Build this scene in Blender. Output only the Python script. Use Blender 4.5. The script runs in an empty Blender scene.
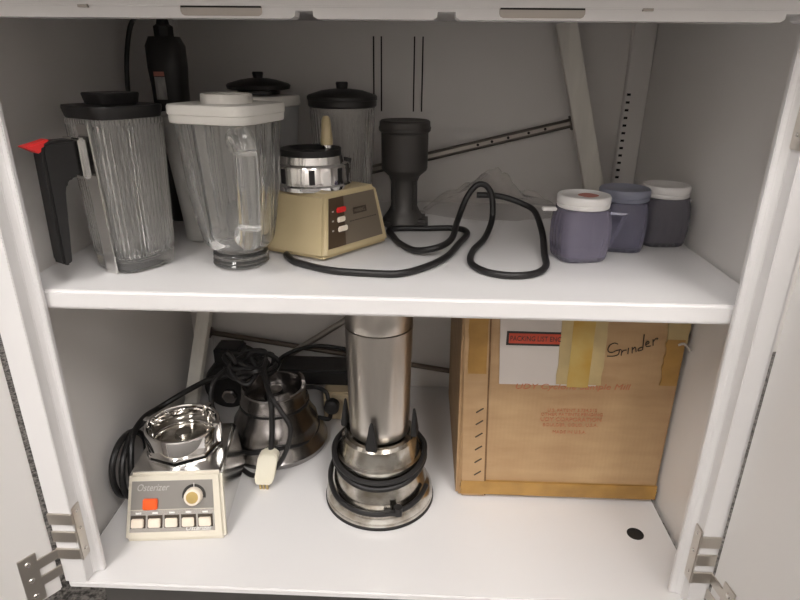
import bpy, bmesh, math, random
from mathutils import Vector, Matrix
random.seed(7)
S = bpy.context.scene
COL = S.collection
PI = math.pi
rad = math.radians

# ------------------------------------------------------------------ materials
def mat(name, col, rough=.5, metal=0., trans=0., ior=1.45, coat=0., alpha=1., bump=0., bscale=60., mottle=0., mscale=8., mcol=None, stretch=None, spec=None):
    m = bpy.data.materials.new(name); m.use_nodes = True
    nt = m.node_tree; b = nt.nodes['Principled BSDF']
    b.inputs['Base Color'].default_value = (*col, 1)
    b.inputs['Roughness'].default_value = rough
    b.inputs['Metallic'].default_value = metal
    b.inputs['Transmission Weight'].default_value = trans
    b.inputs['IOR'].default_value = ior
    b.inputs['Coat Weight'].default_value = coat
    b.inputs['Alpha'].default_value = alpha
    if spec is not None: b.inputs['Specular IOR Level'].default_value = spec
    tc = nt.nodes.new('ShaderNodeTexCoord'); vec = tc.outputs['Object']
    if stretch:
        mp = nt.nodes.new('ShaderNodeMapping'); mp.inputs['Scale'].default_value = stretch
        nt.links.new(vec, mp.inputs['Vector']); vec = mp.outputs['Vector']
    if mottle > 0:
        n = nt.nodes.new('ShaderNodeTexNoise'); n.inputs['Scale'].default_value = mscale
        n.inputs['Detail'].default_value = 5
        nt.links.new(vec, n.inputs['Vector'])
        r = nt.nodes.new('ShaderNodeValToRGB')
        c2 = mcol if mcol else tuple(c*(1-mottle) for c in col)
        r.color_ramp.elements[0].position = .35; r.color_ramp.elements[0].color = (*c2, 1)
        r.color_ramp.elements[1].position = .65; r.color_ramp.elements[1].color = (*col, 1)
        nt.links.new(n.outputs['Fac'], r.inputs['Fac'])
        nt.links.new(r.outputs['Color'], b.inputs['Base Color'])
    if bump > 0:
        n2 = nt.nodes.new('ShaderNodeTexNoise'); n2.inputs['Scale'].default_value = bscale
        n2.inputs['Detail'].default_value = 3
        nt.links.new(vec, n2.inputs['Vector'])
        bp = nt.nodes.new('ShaderNodeBump'); bp.inputs['Strength'].default_value = bump
        bp.inputs['Distance'].default_value = .001
        nt.links.new(n2.outputs['Fac'], bp.inputs['Height'])
        nt.links.new(bp.outputs['Normal'], b.inputs['Normal'])
    return m

M = {}
M['enamel'] = mat('white_enamel', (.76, .745, .74), .20, mottle=.03, mscale=5, bump=.02, bscale=25)
M['enamel_wall'] = mat('white_enamel_panel', (.75, .725, .70), .38, mottle=.03, mscale=4, bump=.03, bscale=20)
M['door_enamel'] = mat('door_enamel', (.77, .75, .73), .35, mottle=.02, mscale=4)
M['steel_hinge'] = mat('hinge_steel', (.62, .58, .53), .32, 1., bump=.05)
M['screw'] = mat('screw_steel', (.75, .72, .68), .25, 1.)
M['dark'] = mat('dark_opening', (.012, .011, .010), .8)
M['pull'] = mat('pull_metal', (.36, .33, .30), .4, .7)
M['chrome'] = mat('chrome', (.86, .85, .84), .06, 1., mottle=.08, mscale=30)
M['satin_chrome'] = mat('satin_chrome', (.80, .79, .77), .17, 1., mottle=.08, mscale=20)
M['old_chrome'] = mat('aged_chrome', (.72, .70, .65), .17, 1., mottle=.4, mscale=45, mcol=(.36, .32, .26), bump=.12, bscale=90)
M['brushed'] = mat('brushed_steel', (.68, .64, .59), .30, 1., mottle=.10, mscale=14, stretch=(4, 4, .5), bump=.05, bscale=120)
M['dull_metal'] = mat('dull_aged_metal', (.40, .38, .37), .26, 1., mottle=.35, mscale=22, bump=.1, bscale=70)
M['black_plastic'] = mat('black_plastic', (.016, .015, .015), .38)
M['black_rubber'] = mat('black_rubber', (.013, .012, .012), .5)
M['cord'] = mat('black_cord', (.014, .013, .013), .42)
M['grey_mill'] = mat('dark_grey_metal', (.075, .07, .066), .5, .4, mottle=.15, mscale=20)
M['red'] = mat('red_plastic', (.72, .03, .03), .4)
M['glass'] = mat('clear_glass', (.975, .975, .96), .0, trans=.95, ior=1.48)
M['ribglass'] = mat('ribbed_glass', (.975, .965, .945),   .02, trans=.91, ior=1.45)
def clearmix(key, f):
    m = M[key]; nt = m.node_tree; b = nt.nodes['Principled BSDF']; o = nt.nodes['Material Output']
    t = nt.nodes.new('ShaderNodeBsdfTransparent'); t.inputs['Color'].default_value = (.93, .93, .91, 1)
    x = nt.nodes.new('ShaderNodeMixShader'); x.inputs['Fac'].default_value = f
    nt.links.new(b.outputs[0], x.inputs[1]); nt.links.new(t.outputs[0], x.inputs[2]); nt.links.new(x.outputs[0], o.inputs['Surface'])
clearmix('glass', .04); clearmix('ribglass', .05)
M['lid_white'] = mat('white_lid', (.72, .70, .65), .4, mottle=.04)
M['frost'] = mat('frosted_plastic', (.55, .54, .51), .45, trans=.35, mottle=.12, mscale=20)
M['frost2'] = mat('frosted_plastic_pale', (.62, .62, .62), .45, trans=.45, mottle=.08, mscale=20)
M['cream'] = mat('cream_plastic', (.52, .425, .25), .42, mottle=.06, mscale=10, bump=.02)
M['cream_pale'] = mat('ivory_plastic', (.72, .67, .56), .42, mottle=.04)
M['ivory'] = mat('ivory_button', (.84, .75, .63), .4)
M['brown_dark'] = mat('brown_panel', (.070, .045, .025), .45)
M['taupe'] = mat('taupe_panel', (.165, .135, .10), .42)
M['badge'] = mat('badge_brown', (.055, .04, .028), .5)
M['face_grey'] = mat('grey_faceplate', (.30, .285, .265), .35, .35)
M['strip_silver'] = mat('silver_strip', (.62, .60, .57), .25, .9)
M['white_print_glint'] = mat('white_print_glint', (.8, .79, .76), .5)
M['grey_print'] = mat('silver_print', (.52, .50, .48), .4, .3)
M['black_print'] = mat('black_print', (.03, .028, .026), .6)
M['orange'] = mat('orange_button', (.85, .12, .02), .35)
M['gold'] = mat('gold_knob', (.60, .44, .17), .35, .6)
M['purple'] = mat('purple_plastic', (.46, .43, .55), .16, trans=.72, ior=1.3, mottle=.10, mscale=25)
M['purple2'] = mat('violet_plastic', (.36, .35, .46), .16, trans=.75, ior=1.3, mottle=.10, mscale=25)
M['purple3'] = mat('smoky_violet_plastic', (.36, .345, .39), .18, trans=.72, ior=1.3, mottle=.10, mscale=25)
M['jar_lid'] = mat('white_screw_lid', (.74, .72, .70), .4, mottle=.04)
M['blue_lid'] = mat('blue_translucent_lid', (.33, .34, .42), .3, trans=.5, ior=1.3)
M['faded_red'] = mat('faded_red_sticker', (.42, .16, .13), .6)
M['wood_white'] = mat('painted_wood', (.84, .81, .74), .6, mottle=.14, mscale=18, stretch=(3, 3, .4), bump=.06)
M['bar'] = mat('dull_steel_bar', (.16, .145, .13), .42, .8, mottle=.2, mscale=20)
M['rod'] = mat('brown_rod', (.14, .11, .09), .45, .6, mottle=.2, mscale=20)
M['rod_pale'] = mat('grey_rod', (.36, .33, .30), .4, .8)
M['tape'] = mat('amber_tape', (.40, .225, .060), .32, mottle=.35, mscale=30, mcol=(.30, .165, .045), bump=.3, bscale=60)
M['tape2'] = mat('yellow_tape', (.46, .28, .055), .32, mottle=.3, mscale=26, mcol=(.50, .36, .12), bump=.25, bscale=60)
M['tape3'] = mat('clear_tape', (.52, .40, .20), .3, mottle=.2, mscale=26)
M['paper'] = mat('pale_paper', (.57, .52, .48), .55, mottle=.05, mscale=9)
M['label_red'] = mat('label_red', (.50, .07, .035), .5)
M['red_print'] = mat('red_ink', (.46, .17, .085), .7)
M['ink'] = mat('black_ink', (.03, .022, .015), .7)
M['staple'] = mat('staple', (.10, .08, .06), .5, .5)
M['kraft_edge'] = mat('kraft_edge', (.20, .11, .05), .8, mottle=.3, mscale=60)
M['white_plug'] = mat('ivory_plug', (.66, .62, .50), .45)
M['brass'] = mat('brass', (.55, .42, .2), .3, 1.)
M['beige_box'] = mat('beige_plastic', (.55, .45, .30), .5, mottle=.08)
M['silver_label'] = mat('silver_label', (.42, .41, .40), .4, mottle=.45, mscale=60, stretch=(3, 3, .6))

def kraft():
    m = bpy.data.materials.new('kraft_cardboard'); m.use_nodes = True
    nt = m.node_tree; b = nt.nodes['Principled BSDF']; L = nt.links.new
    tc = nt.nodes.new('ShaderNodeTexCoord')
    mp = nt.nodes.new('ShaderNodeMapping'); mp.inputs['Scale'].default_value = (3.0, 3.0, 14.0)
    L(tc.outputs['Object'], mp.inputs['Vector'])
    n = nt.nodes.new('ShaderNodeTexNoise'); n.inputs['Scale'].default_value = 4; n.inputs['Detail'].default_value = 7
    L(mp.outputs['Vector'], n.inputs['Vector'])
    n2 = nt.nodes.new('ShaderNodeTexNoise'); n2.inputs['Scale'].default_value = 9; n2.inputs['Detail'].default_value = 4
    L(tc.outputs['Object'], n2.inputs['Vector'])
    ad = nt.nodes.new('ShaderNodeMath'); ad.operation = 'ADD'; L(n.outputs['Fac'], ad.inputs[0]); L(n2.outputs['Fac'], ad.inputs[1])
    hf = nt.nodes.new('ShaderNodeMath'); hf.operation = 'MULTIPLY'; hf.inputs[1].default_value = .5; L(ad.outputs[0], hf.inputs[0])
    r = nt.nodes.new('ShaderNodeValToRGB')
    r.color_ramp.elements[0].position = .32; r.color_ramp.elements[0].color = (.335, .20, .098, 1)
    r.color_ramp.elements[1].position = .66; r.color_ramp.elements[1].color = (.47, .315, .165, 1)
    L(hf.outputs[0], r.inputs['Fac']); L(r.outputs['Color'], b.inputs['Base Color'])
    b.inputs['Roughness'].default_value = .62
    w = nt.nodes.new('ShaderNodeTexWave'); w.inputs['Scale'].default_value = 55; w.inputs['Distortion'].default_value = .6
    w.bands_direction = 'X'; L(tc.outputs['Object'], w.inputs['Vector'])
    bp = nt.nodes.new('ShaderNodeBump'); bp.inputs['Strength'].default_value = .12; bp.inputs['Distance'].default_value = .0006
    L(w.outputs['Fac'], bp.inputs['Height']); L(bp.outputs['Normal'], b.inputs['Normal'])
    return m
M['kraft'] = kraft()

def bagmat():
    m = bpy.data.materials.new('clear_film'); m.use_nodes = True
    nt = m.node_tree; nt.nodes.clear(); L = nt.links.new
    o = nt.nodes.new('ShaderNodeOutputMaterial'); mx = nt.nodes.new('ShaderNodeMixShader')
    t = nt.nodes.new('ShaderNodeBsdfTransparent'); t.inputs['Color'].default_value = (.975, .97, .965, 1)
    g = nt.nodes.new('ShaderNodeBsdfPrincipled'); g.inputs['Base Color'].default_value = (.6, .58, .56, 1); g.inputs['Roughness'].default_value = .15
    lw = nt.nodes.new('ShaderNodeLayerWeight'); lw.inputs['Blend'].default_value = .35
    mr = nt.nodes.new('ShaderNodeMapRange'); mr.inputs['To Min'].default_value = .05; mr.inputs['To Max'].default_value = .42
    L(lw.outputs['Facing'], mr.inputs['Value']); L(mr.outputs['Result'], mx.inputs['Fac'])
    L(t.outputs[0], mx.inputs[1]); L(g.outputs[0], mx.inputs[2]); L(mx.outputs[0], o.inputs['Surface'])
    return m
M['film'] = bagmat()

def carpet():
    m = bpy.data.materials.new('grey_carpet'); m.use_nodes = True
    nt = m.node_tree; b = nt.nodes['Principled BSDF']; L = nt.links.new
    tc = nt.nodes.new('ShaderNodeTexCoord')
    n = nt.nodes.new('ShaderNodeTexNoise'); n.inputs['Scale'].default_value = 170; n.inputs['Detail'].default_value = 4
    L(tc.outputs['Object'], n.inputs['Vector'])
    r = nt.nodes.new('ShaderNodeValToRGB')
    r.color_ramp.elements[0].position = .38; r.color_ramp.elements[0].color = (.05, .047, .045, 1)
    r.color_ramp.elements[1].position = .62; r.color_ramp.elements[1].color = (.27, .255, .24, 1)
    L(n.outputs['Fac'], r.inputs['Fac']); L(r.outputs['Color'], b.inputs['Base Color'])
    b.inputs['Roughness'].default_value = .95
    return m
M['carpet'] = carpet()

# ------------------------------------------------------------------ mesh tools
def catmull(pts, n=8, closed=False):
    P = [Vector(p) for p in pts]; N = len(P); out = []
    rng = range(N if closed else N-1)
    for i in rng:
        if closed: a, b, c, d = P[(i-1) % N], P[i], P[(i+1) % N], P[(i+2) % N]
        else: a, b, c, d = P[max(i-1, 0)], P[i], P[i+1], P[min(i+2, N-1)]
        for k in range(n):
            t = k/n
            out.append(.5*((2*b)+(c-a)*t+(2*a-5*b+4*c-d)*t*t+(3*b-a-3*c+d)*t**3))
    if not closed: out.append(P[-1])
    return out

class MB:
    def __init__(s): s.bm = bmesh.new()
    def face(s, vs):
        try: return s.bm.faces.new(vs)
        except ValueError: return None
    def loft(s, rings, close=True, cap0=True, cap1=True):
        R = [[s.bm.verts.new(p) for p in ring] for ring in rings]
        n = len(R[0])
        for a, b in zip(R, R[1:]):
            for i in range(n if close else n-1):
                j = (i+1) % n
                s.face([a[i], a[j], b[j], b[i]])
        if cap0: s.face(list(reversed(R[0])))
        if cap1: s.face(R[-1])
        return s
    def box(s, x0, x1, y0, y1, z0, z1, mtx=None):
        c = [(x0, y0), (x1, y0), (x1, y1), (x0, y1)]
        f = (lambda p: mtx @ Vector(p)) if mtx else (lambda p: Vector(p))
        return s.loft([[f((x, y, z0)) for x, y in c], [f((x, y, z1)) for x, y in c]])
    def frustum(s, bot, top): return s.loft([bot, top])
    def prism(s, poly, axis, a, b, mtx=None):
        def put(p, t):
            v = {'z': (p[0], p[1], t), 'y': (p[0], t, p[1]), 'x': (t, p[0], p[1])}[axis]
            return mtx @ Vector(v) if mtx else Vector(v)
        return s.loft([[put(p, a) for p in poly], [put(p, b) for p in poly]])
    def lathe(s, prof, seg=48, shape=None, c=(0, 0, 0), mtx=None):
        rings = []
        for r, z in prof:
            ring = []
            for i in range(seg):
                th = 2*PI*i/seg
                k = shape(th, r, z) if shape else 1.
                v = Vector((c[0]+r*k*math.cos(th), c[1]+r*k*math.sin(th), c[2]+z))
                ring.append(mtx @ v if mtx else v)
            rings.append(ring)
        return s.loft(rings)
    def ringsolid(s, prof, seg=48, c=(0, 0, 0), shape=None):   # closed profile loop -> torus-like solid
        rings = [[(c[0]+r*(shape(2*PI*i/seg, r, z) if shape else 1)*math.cos(2*PI*i/seg), c[1]+r*(shape(2*PI*i/seg, r, z) if shape else 1)*math.sin(2*PI*i/seg), c[2]+z) for i in range(seg)] for r, z in prof]
        rv = [[s.bm.verts.new(p) for p in ring] for ring in rings]
        n = len(rv)
        for k in range(n):
            a, b = rv[k], rv[(k+1) % n]
            for i in range(seg):
                j = (i+1) % seg
                s.face([a[i], a[j], b[j], b[i]])
        return s
    def tube(s, pts, r, seg=10, closed=False, n=8, smooth=True, taper=None):
        P = catmull(pts, n, closed) if smooth else [Vector(p) for p in pts]
        N = len(P); rings = []
        up = Vector((0, 0, 1)); prev = None
        for i in range(N):
            if closed: t = P[(i+1) % N]-P[i-1]
            else: t = P[min(i+1, N-1)]-P[max(i-1, 0)]
            t.normalize()
            if prev is None:
                u = t.cross(up)
                if u.length < .05: u = t.cross(Vector((1, 0, 0)))
            else: u = prev - t*prev.dot(t)
            u.normalize(); prev = u; v = t.cross(u)
            rr = r*(taper(i/(N-1)) if taper else 1)
            rings.append([P[i]+rr*(math.cos(2*PI*k/seg)*u+math.sin(2*PI*k/seg)*v) for k in range(seg)])
        if closed:
            rv = [[s.bm.verts.new(p) for p in ring] for ring in rings]
            for k in range(N):
                a, b = rv[k], rv[(k+1) % N]
                # match twist at the seam
                off = 0
                if k == N-1:
                    off = min(range(seg), key=lambda o: (a[0].co-b[o].co).length)
                for i in range(seg):
                    s.face([a[i], a[(i+1) % seg], b[(i+1+off) % seg], b[(i+off) % seg]])
            return s
        return s.loft(rings)
    def build(s, name, m, parent=None, bevel=0., bseg=2, angle=35, flat=False):
        bm = s.bm
        bmesh.ops.recalc_face_normals(bm, faces=bm.faces[:])
        if bevel > 0:
            es = [e for e in bm.edges if len(e.link_faces) == 2 and e.calc_face_angle(0) > rad(25)]
            bmesh.ops.bevel(bm, geom=es, offset=bevel, segments=bseg, affect='EDGES', clamp_overlap=True)
        me = bpy.data.meshes.new(name); bm.to_mesh(me); bm.free()
        me.materials.append(m)
        if not flat:
            for p in me.polygons: p.use_smooth = True
            me.set_sharp_from_angle(angle=rad(angle))
        o = bpy.data.objects.new(name, me); COL.objects.link(o)
        if parent: o.parent = parent
        return o

def sup(n, phase=0.):
    def f(th, r=0, z=0):
        a = th-phase
        return 1/((abs(math.cos(a))**n+abs(math.sin(a))**n)**(1/n))
    return f

def thing(name, label, cat, loc=(0, 0, 0), rz=0., group=None):
    o = bpy.data.objects.new(name, None); COL.objects.link(o)
    o.empty_display_size = .05
    o.location = loc; o.rotation_euler = (0, 0, rz)
    o['label'] = label; o['category'] = cat
    if group: o['group'] = group
    return o
def tag(o, label, cat, group=None):
    o['label'] = label; o['category'] = cat
    if group: o['group'] = group
    return o
def struct(o): o['kind'] = 'structure'; return o

def text(body, size, m, parent, name, mtx, ext=.0002, align='LEFT', xs=1., shear=0.):
    cu = bpy.data.curves.new(name, 'FONT'); cu.body = body; cu.size = size; cu.extrude = ext
    cu.align_x = align; cu.shear = shear; cu.resolution_u = 3
    tmp = bpy.data.objects.new(name+'_tmp', cu); COL.objects.link(tmp)
    bpy.context.view_layer.update()
    dg = bpy.context.evaluated_depsgraph_get()
    me = bpy.data.meshes.new_from_object(tmp.evaluated_get(dg))
    bpy.data.objects.remove(tmp); bpy.data.curves.remove(cu)
    me.transform(Matrix.Diagonal((xs, 1, 1, 1))); me.transform(mtx)
    me.materials.clear(); me.materials.append(m); me.name = name
    o = bpy.data.objects.new(name, me); COL.objects.link(o); o.parent = parent
    return o

def frame(o, ux, uy):         # matrix whose local x,y,z go along ux, uy, ux x uy
    ux = Vector(ux).normalized(); uy = Vector(uy); uy = (uy-ux*uy.dot(ux)).normalized(); uz = ux.cross(uy)
    return Matrix(((ux.x, uy.x, uz.x, o[0]), (ux.y, uy.y, uz.y, o[1]), (ux.z, uy.z, uz.z, o[2]), (0, 0, 0, 1)))

ZS = .3618      # top of the shelf
DEP = .461
# ------------------------------------------------------------------ room
fl = MB().box(-3, 3, -4.2, .9, -.16, -.12).build('floor', M['carpet']); struct(fl)
rw = mat('room_wall_paint', (.72, .69, .66), .8)
struct(MB().box(-3, 3, -4.24, -4.2, -.12, 2.6).build('wall_rear', rw))
struct(MB().box(-3.04, -3, -4.2, .9, -.12, 2.6).build('wall_left', rw))
struct(MB().box(3, 3.04, -4.2, .9, -.12, 2.6).build('wall_right', rw))
struct(MB().box(-3, 3, .9, .94, -.12, 2.6).build('wall_back', rw))
struct(MB().box(-3, 3, -4.2, .94, 2.6, 2.64).build('ceiling', mat('ceiling_tile', (.72, .70, .67), .9, mottle=.08, mscale=3)))

# ------------------------------------------------------------------ cabinet
cab = thing('storage_cabinet', 'white enamelled metal cabinet with both doors swung open around all the appliances', 'cabinet', (0, 0, -.12))
def cz(b, name, m, parent=cab, **k):
    o = b.build(name, m, parent, **k)
    if parent is cab: o.location.z = .12
    return o
for s in (-1, 1):
    x0, x1 = sorted((s*.380, s*.384))
    cz(MB().box(x0, x1, .006, .470, -.009, .634), 'side_panel', M['enamel_wall'])
    # corner upright with slots
    a, b = sorted((s*.346, s*.3795))
    up = cz(MB().box(a, b, .447, .4605, .0, .6335), 'corner_upright', M['enamel_wall'], bevel=.001)
    for k in range(24):
        z = .405+.0115*k
        if s < 0 and k > 3: break
        if k > 11: break
        MB().box(s*.351-.0028, s*.351+.0028, .4462, .4475, z, z+.0035).build('slot', M['dark'], up)
bp = cz(MB().box(-.380, .380, .4650, .4690, -.009, .634), 'back_panel', M['enamel_wall'])
cz(MB().box(-.380, .380, .4610, .4645, .476, .634), 'back_liner', M['enamel_wall'], bevel=.0008)
for x in (-.0435, -.0315, .0195, .0325):
    cz(MB().box(x-.0011, x+.0011, .4602, .4615, .503, .613), 'vent_slit', M['dark'])
bot = cz(MB().box(-.374, .374, -.0184, .4645, -.0095, 0), 'bottom_panel', M['enamel'], bevel=.002)
MB().lathe([(0, -.0003), (.0108, -.0003), (.0108, .0004), (0, .0004)], 28, c=(.329, .093, 0)).build('drain_hole', M['dark'], bot)
cz(MB().box(-.372, .372, .04, .46, -.12, -.0095), 'plinth', mat('dark_plinth', (.10, .095, .09), .6))
# top rail with notches and finger pulls
zb = .6088
poly = [(-.384, zb), (-.384, .6185)]
pts = [(-.384, zb)]
for nx in (-.340, -.0605, .0525, .321):
    pts += [(nx-.0105, zb), (nx-.0075, zb+.0018), (nx-.007, zb+.0058), (nx+.007, zb+.0058), (nx+.0075, zb+.0018), (nx+.0105, zb)]
pts += [(.384, zb), (.384, .617), (-.384, .617)]
rail = cz(MB().prism(pts, 'y', -.016, .004), 'top_rail', M['enamel'])
MB().box(-.384, .384, -.0185, .004, .617, .634).build('fascia', M['enamel'], rail, bevel=.001)
for (x0, x1) in ((-.159, -.0935), (.0935, .160)):
    zt, zl, c = .6175, .6104, .003
    pg = [(x0, zt), (x0, zl+c), (x0+.001, zl+.001), (x0+c, zl), (x1-c, zl), (x1-.001, zl+.001), (x1, zl+c), (x1, zt)]
    p = MB().prism(pg, 'y', -.0170, -.0155).build('finger_pull', M['pull'], rail)
    MB().box(x0+.0005, x1-.0005, -.0176, -.0168, .6163, .6176).build('pull_shade_strip', M['dark'], p)  # dark strip laid on as shade, makes the pull look recessed
for x in (-.237, .2075):
    MB().box(x-.004, x+.004, -.0190, -.0155, .6158, .6178).build('clip', M['pull'], rail)
cz(MB().box(-.384, .384, -.078, .470, .634, .668), 'shade_overhang', M['enamel'], bevel=.002)  # overhang out of view, added to shade posts and upper compartment
# door posts
for s in (-1, 1):
    xo = .3765 if s < 0 else .3695
    pg = [(s*x, y) for x, y in [(.3384, 0), (.3384, .006), (.3838, .006), (.3838, .001), (xo, .001), (xo, -.0184), (.3500, -.0184), (.3494, -.0040), (.3465, -.0015), (.3440, 0)]]
    if s < 0: pg.reverse()
    post = cz(MB().prism(pg, 'z', .0002, .6086), 'door_post', M['enamel'], bevel=.0008, angle=25)
    ang = 125 if s < 0 else 97
    d = Vector((-s*math.cos(rad(ang)), -math.sin(rad(ang)), 0))
    nrm = Vector((-s*math.sin(rad(ang)), math.cos(rad(ang)), 0))      # interior side of the door
    hp = Vector((s*(xo+.001), -.0205, 0))
    Mx = Matrix(((d.x, -nrm.x, 0, hp.x), (d.y, -nrm.y, 0, hp.y), (0, 0, 1, 0), (0, 0, 0, 1)))
    door = cz(MB().box(.0022 if s < 0 else .0006, .365, 0.0, .018, -.008, .604, Mx), 'door', M['door_enamel'], bevel=.002)
    for zc in (.074, .552):
        h = cz(MB().box(min(s*.3497, s*.3478), max(s*.3497, s*.3478), -.0182, -.0035, zc-.040, zc+.034), 'hinge', M['steel_hinge'], bevel=.0006)
        for z0 in (zc-.036, zc-.011, zc+.014):
            MB().box(min(s*.348, s*xo), max(s*.348, s*xo), -.0212, -.0186, z0, z0+.0150).build('hinge_finger', M['steel_hinge'], h, bevel=.0006)
        for z0 in (zc-.028, zc+.002, zc+.026):
            MB().lathe([(0, 0), (.0022, 0), (.0015, .0008), (0, .0009)], 12, mtx=frame((s*.3478, -.0105, z0), (0, 1, 0), (0, 0, -s))).build('screw', M['screw'], h)
        b = MB()
        for z0 in (zc-.035, zc-.059):
            b.box(-.002, .022, -.0022, -.0003, z0, z0+.013, Mx)
        b.box(.020, .039, -.0022, -.0003, zc-.077, zc-.011, Mx)
        h2 = b.build('hinge_leaf', M['steel_hinge'], h, bevel=.0005)
        for z0 in (zc-.067, zc-.044, zc-.021):
            pt = Mx @ Vector((.030, -.0022, z0))
            MB().lathe([(0, 0), (.0034, 0), (.0024, .001), (0, .0011)], 14, mtx=frame(pt, (0, 0, 1), (d if (Vector((0, 0, 1)).cross(d)).dot(nrm) > 0 else -d))).build('screw', M['screw'], h)

shelf = tag(MB().box(-.3785, .3785, .0086, .4450, .3409, ZS).build('shelf', M['enamel'], bevel=.003, bseg=3), 'glossy white metal shelf spanning the cabinet between upper and lower compartments', 'shelf')

# ------------------------------------------------------------------ ribbed glass pitcher (left)
J = thing('blender_jar', 'ribbed square glass blender jar with black lid and black side handle with red tip', 'blender jar', (-.2855, .098, ZS), rad(60))
n4 = sup(4.2)
def ribs(nr, amp, z0, z1):
    def f(th, r, z):
        k = n4(th)
        if z0 <= z <= z1: k *= 1-amp*(.5+.5*math.cos(nr*th))
        return k
    return f
def jw(z): return .0345+(.0395-.0345)*(z/.165)
prof = [(0, 0), (.028, 0), (.0330, .002), (.0342, .006), (.0345, .014), (.0346, .0165)]
prof += [(jw(z)+.0006, z) for z in (.019, .0192, .05, .08, .11, .14, .154, .1542)]
prof += [(jw(.157)+.0006, .157), (.0395, .160), (.0365, .160)]
prof += [(jw(z)-.0030, z) for z in (.15, .11, .07, .03)] + [(.030, .0165), (.024, .0135), (0, .0130)]
fr = ribs(56, .038, .0191, .1541)
MB().lathe(prof, 576, lambda th, r, z: fr(th, r, z) if (r > jw(z)-.001 or .029 < z < .1505) else n4(th)).build('glass_body', M['ribglass'], J, angle=60)
lid = MB().lathe([(0, .1605), (.0370, .1605), (.0385, .1605), (.0405, .1700), (.0400, .1725), (0, .1730)], 96, n4).build('lid', M['black_plastic'], J)
MB().lathe([(0, .1727), (.0195, .1727), (.0205, .174), (.0222, .1830), (.0215, .1842), (0, .1842)], 64, sup(6)).build('lid_cap', M['black_plastic'], lid)
st = MB().loft([[(-jw(z)-t, y, z) for y, t in ((-.0180, .0005), (.0010, .0005), (.0010, .0028), (-.0180, .0028))] for z in (.0005, .156)]).build('chrome_strap', M['satin_chrome'], J, bevel=.0006)
MB().box(-.052, -.0435, -.016, .016, .104, .144).build('strap_bracket', M['satin_chrome'], J, bevel=.002)
hp = [(-.052, .107), (-.052, .143), (-.076, .143), (-.0825, .140), (-.0845, .134), (-.0865, .026), (-.0845, .0215), (-.0775, .0215), (-.0760, .026), (-.0690, .093), (-.0665, .101), (-.0610, .106)]
hd = MB().prism(hp, 'y', -.0095, .0095).build('handle', M['black_plastic'], J, bevel=.0025)
MB().prism([(-.0850, .1425), (-.0740, .1450), (-.0740, .1425), (-.0850, .1320), (-.0990, .1400)], 'y', -.007, .007).build('thumb_tab', M['red'], hd, bevel=.0015)

# ------------------------------------------------------------------ clear glass jar with white lid
O = thing('blender_jar', 'clear tapered glass blender jar with glass handle and square white lid', 'blender jar', (-.168, .107, ZS), rad(-107))
def osh(th, r, z):
    t = min(max((z-.02)/.05, 0), 1)
    k4 = sup(3.6)(th)
    return (1-t)+t*k4
def oribs(th, r, z):
    k = osh(th, r, z)
    t = min(max((z-.03)/.03, 0), 1)
    # cloverleaf: a shallow groove in the middle of every side and beside each corner
    g = math.exp(-((((th/(PI/2)) % 1)-.5)/.10)**2)*0
    side = ((th+PI/4)/(PI/2)) % 1-.5
    g = math.exp(-(abs(abs(side)-.22)/.045)**2)
    return k*(1-.060*t*g)
def ow(z): return .0380+(.0465-.0380)*((z-.03)/.118)
op = [(0, 0), (.026, 0), (.0300, .0015), (.0312, .004), (.0296, .006), (.0310, .008), (.0294, .0105), (.0308, .0125), (.0302, .016), (.0270, .0180), (.0275, .0195), (.0320, .0220), (.0362, .0265), (.0380, .032)]
op += [(ow(z), z) for z in (.05, .08, .11, .135, .156)] + [(ow(.156)-.0035, .156)]
op += [(ow(z)-.0042, z) for z in (.12, .09, .06, .04)] + [(.0290, .029), (.0235, .023), (.0215, .017), (0, .015)]
MB().lathe(op, 192, oribs).build('glass_body', M['glass'], O, angle=60)
cd = 1/math.sqrt(2)
hpts = [(rr*cd, rr*cd, z) for rr, z in ((.0520, .142), (.0600, .144), (.0690, .138), (.0710, .124), (.0670, .085), (.0630, .056), (.0570, .044), (.0480, .045))]
h = MB().tube(hpts, .0112, 24, n=10, taper=lambda t: 1.0+.35*abs(2*t-1)**4)
h.build('glass_handle', M['glass'], O)
wl = MB().lathe([(0, .1565), (.0460, .1565), (.0475, .1570), (.0480, .1595), (.0480, .1645), (.0490, .1655), (.0490, .1725), (.0480, .1745), (.030, .1750), (0, .1750)], 128, sup(5)).build('lid', M['lid_white'], O, angle=30)
MB().ringsolid([(.0265, .1750), (.0260, .1835), (.0245, .1840), (.0225, .1835), (.0220, .1750)], 48).build('lid_ring', M['lid_white'], wl)
MB().lathe([(0, .1750), (.0218, .1750), (.0218, .1780), (0, .1785)], 40).build('lid_plug', M['lid_white'], wl)

# frosted jar, left and behind
F = thing('blender_jar', 'frosted grey tapered plastic jar between ribbed glass jar and clear glass jar', 'blender jar', (-.240, .212, ZS), rad(20))
MB().lathe([(0, 0), (.026, 0), (.029, .003), (.031, .03), (.043, .145), (.0445, .155), (.042, .156), (.040, .150), (.027, .012), (0, .010)], 96, sup(3)).build('body', M['frost'], F)

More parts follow.
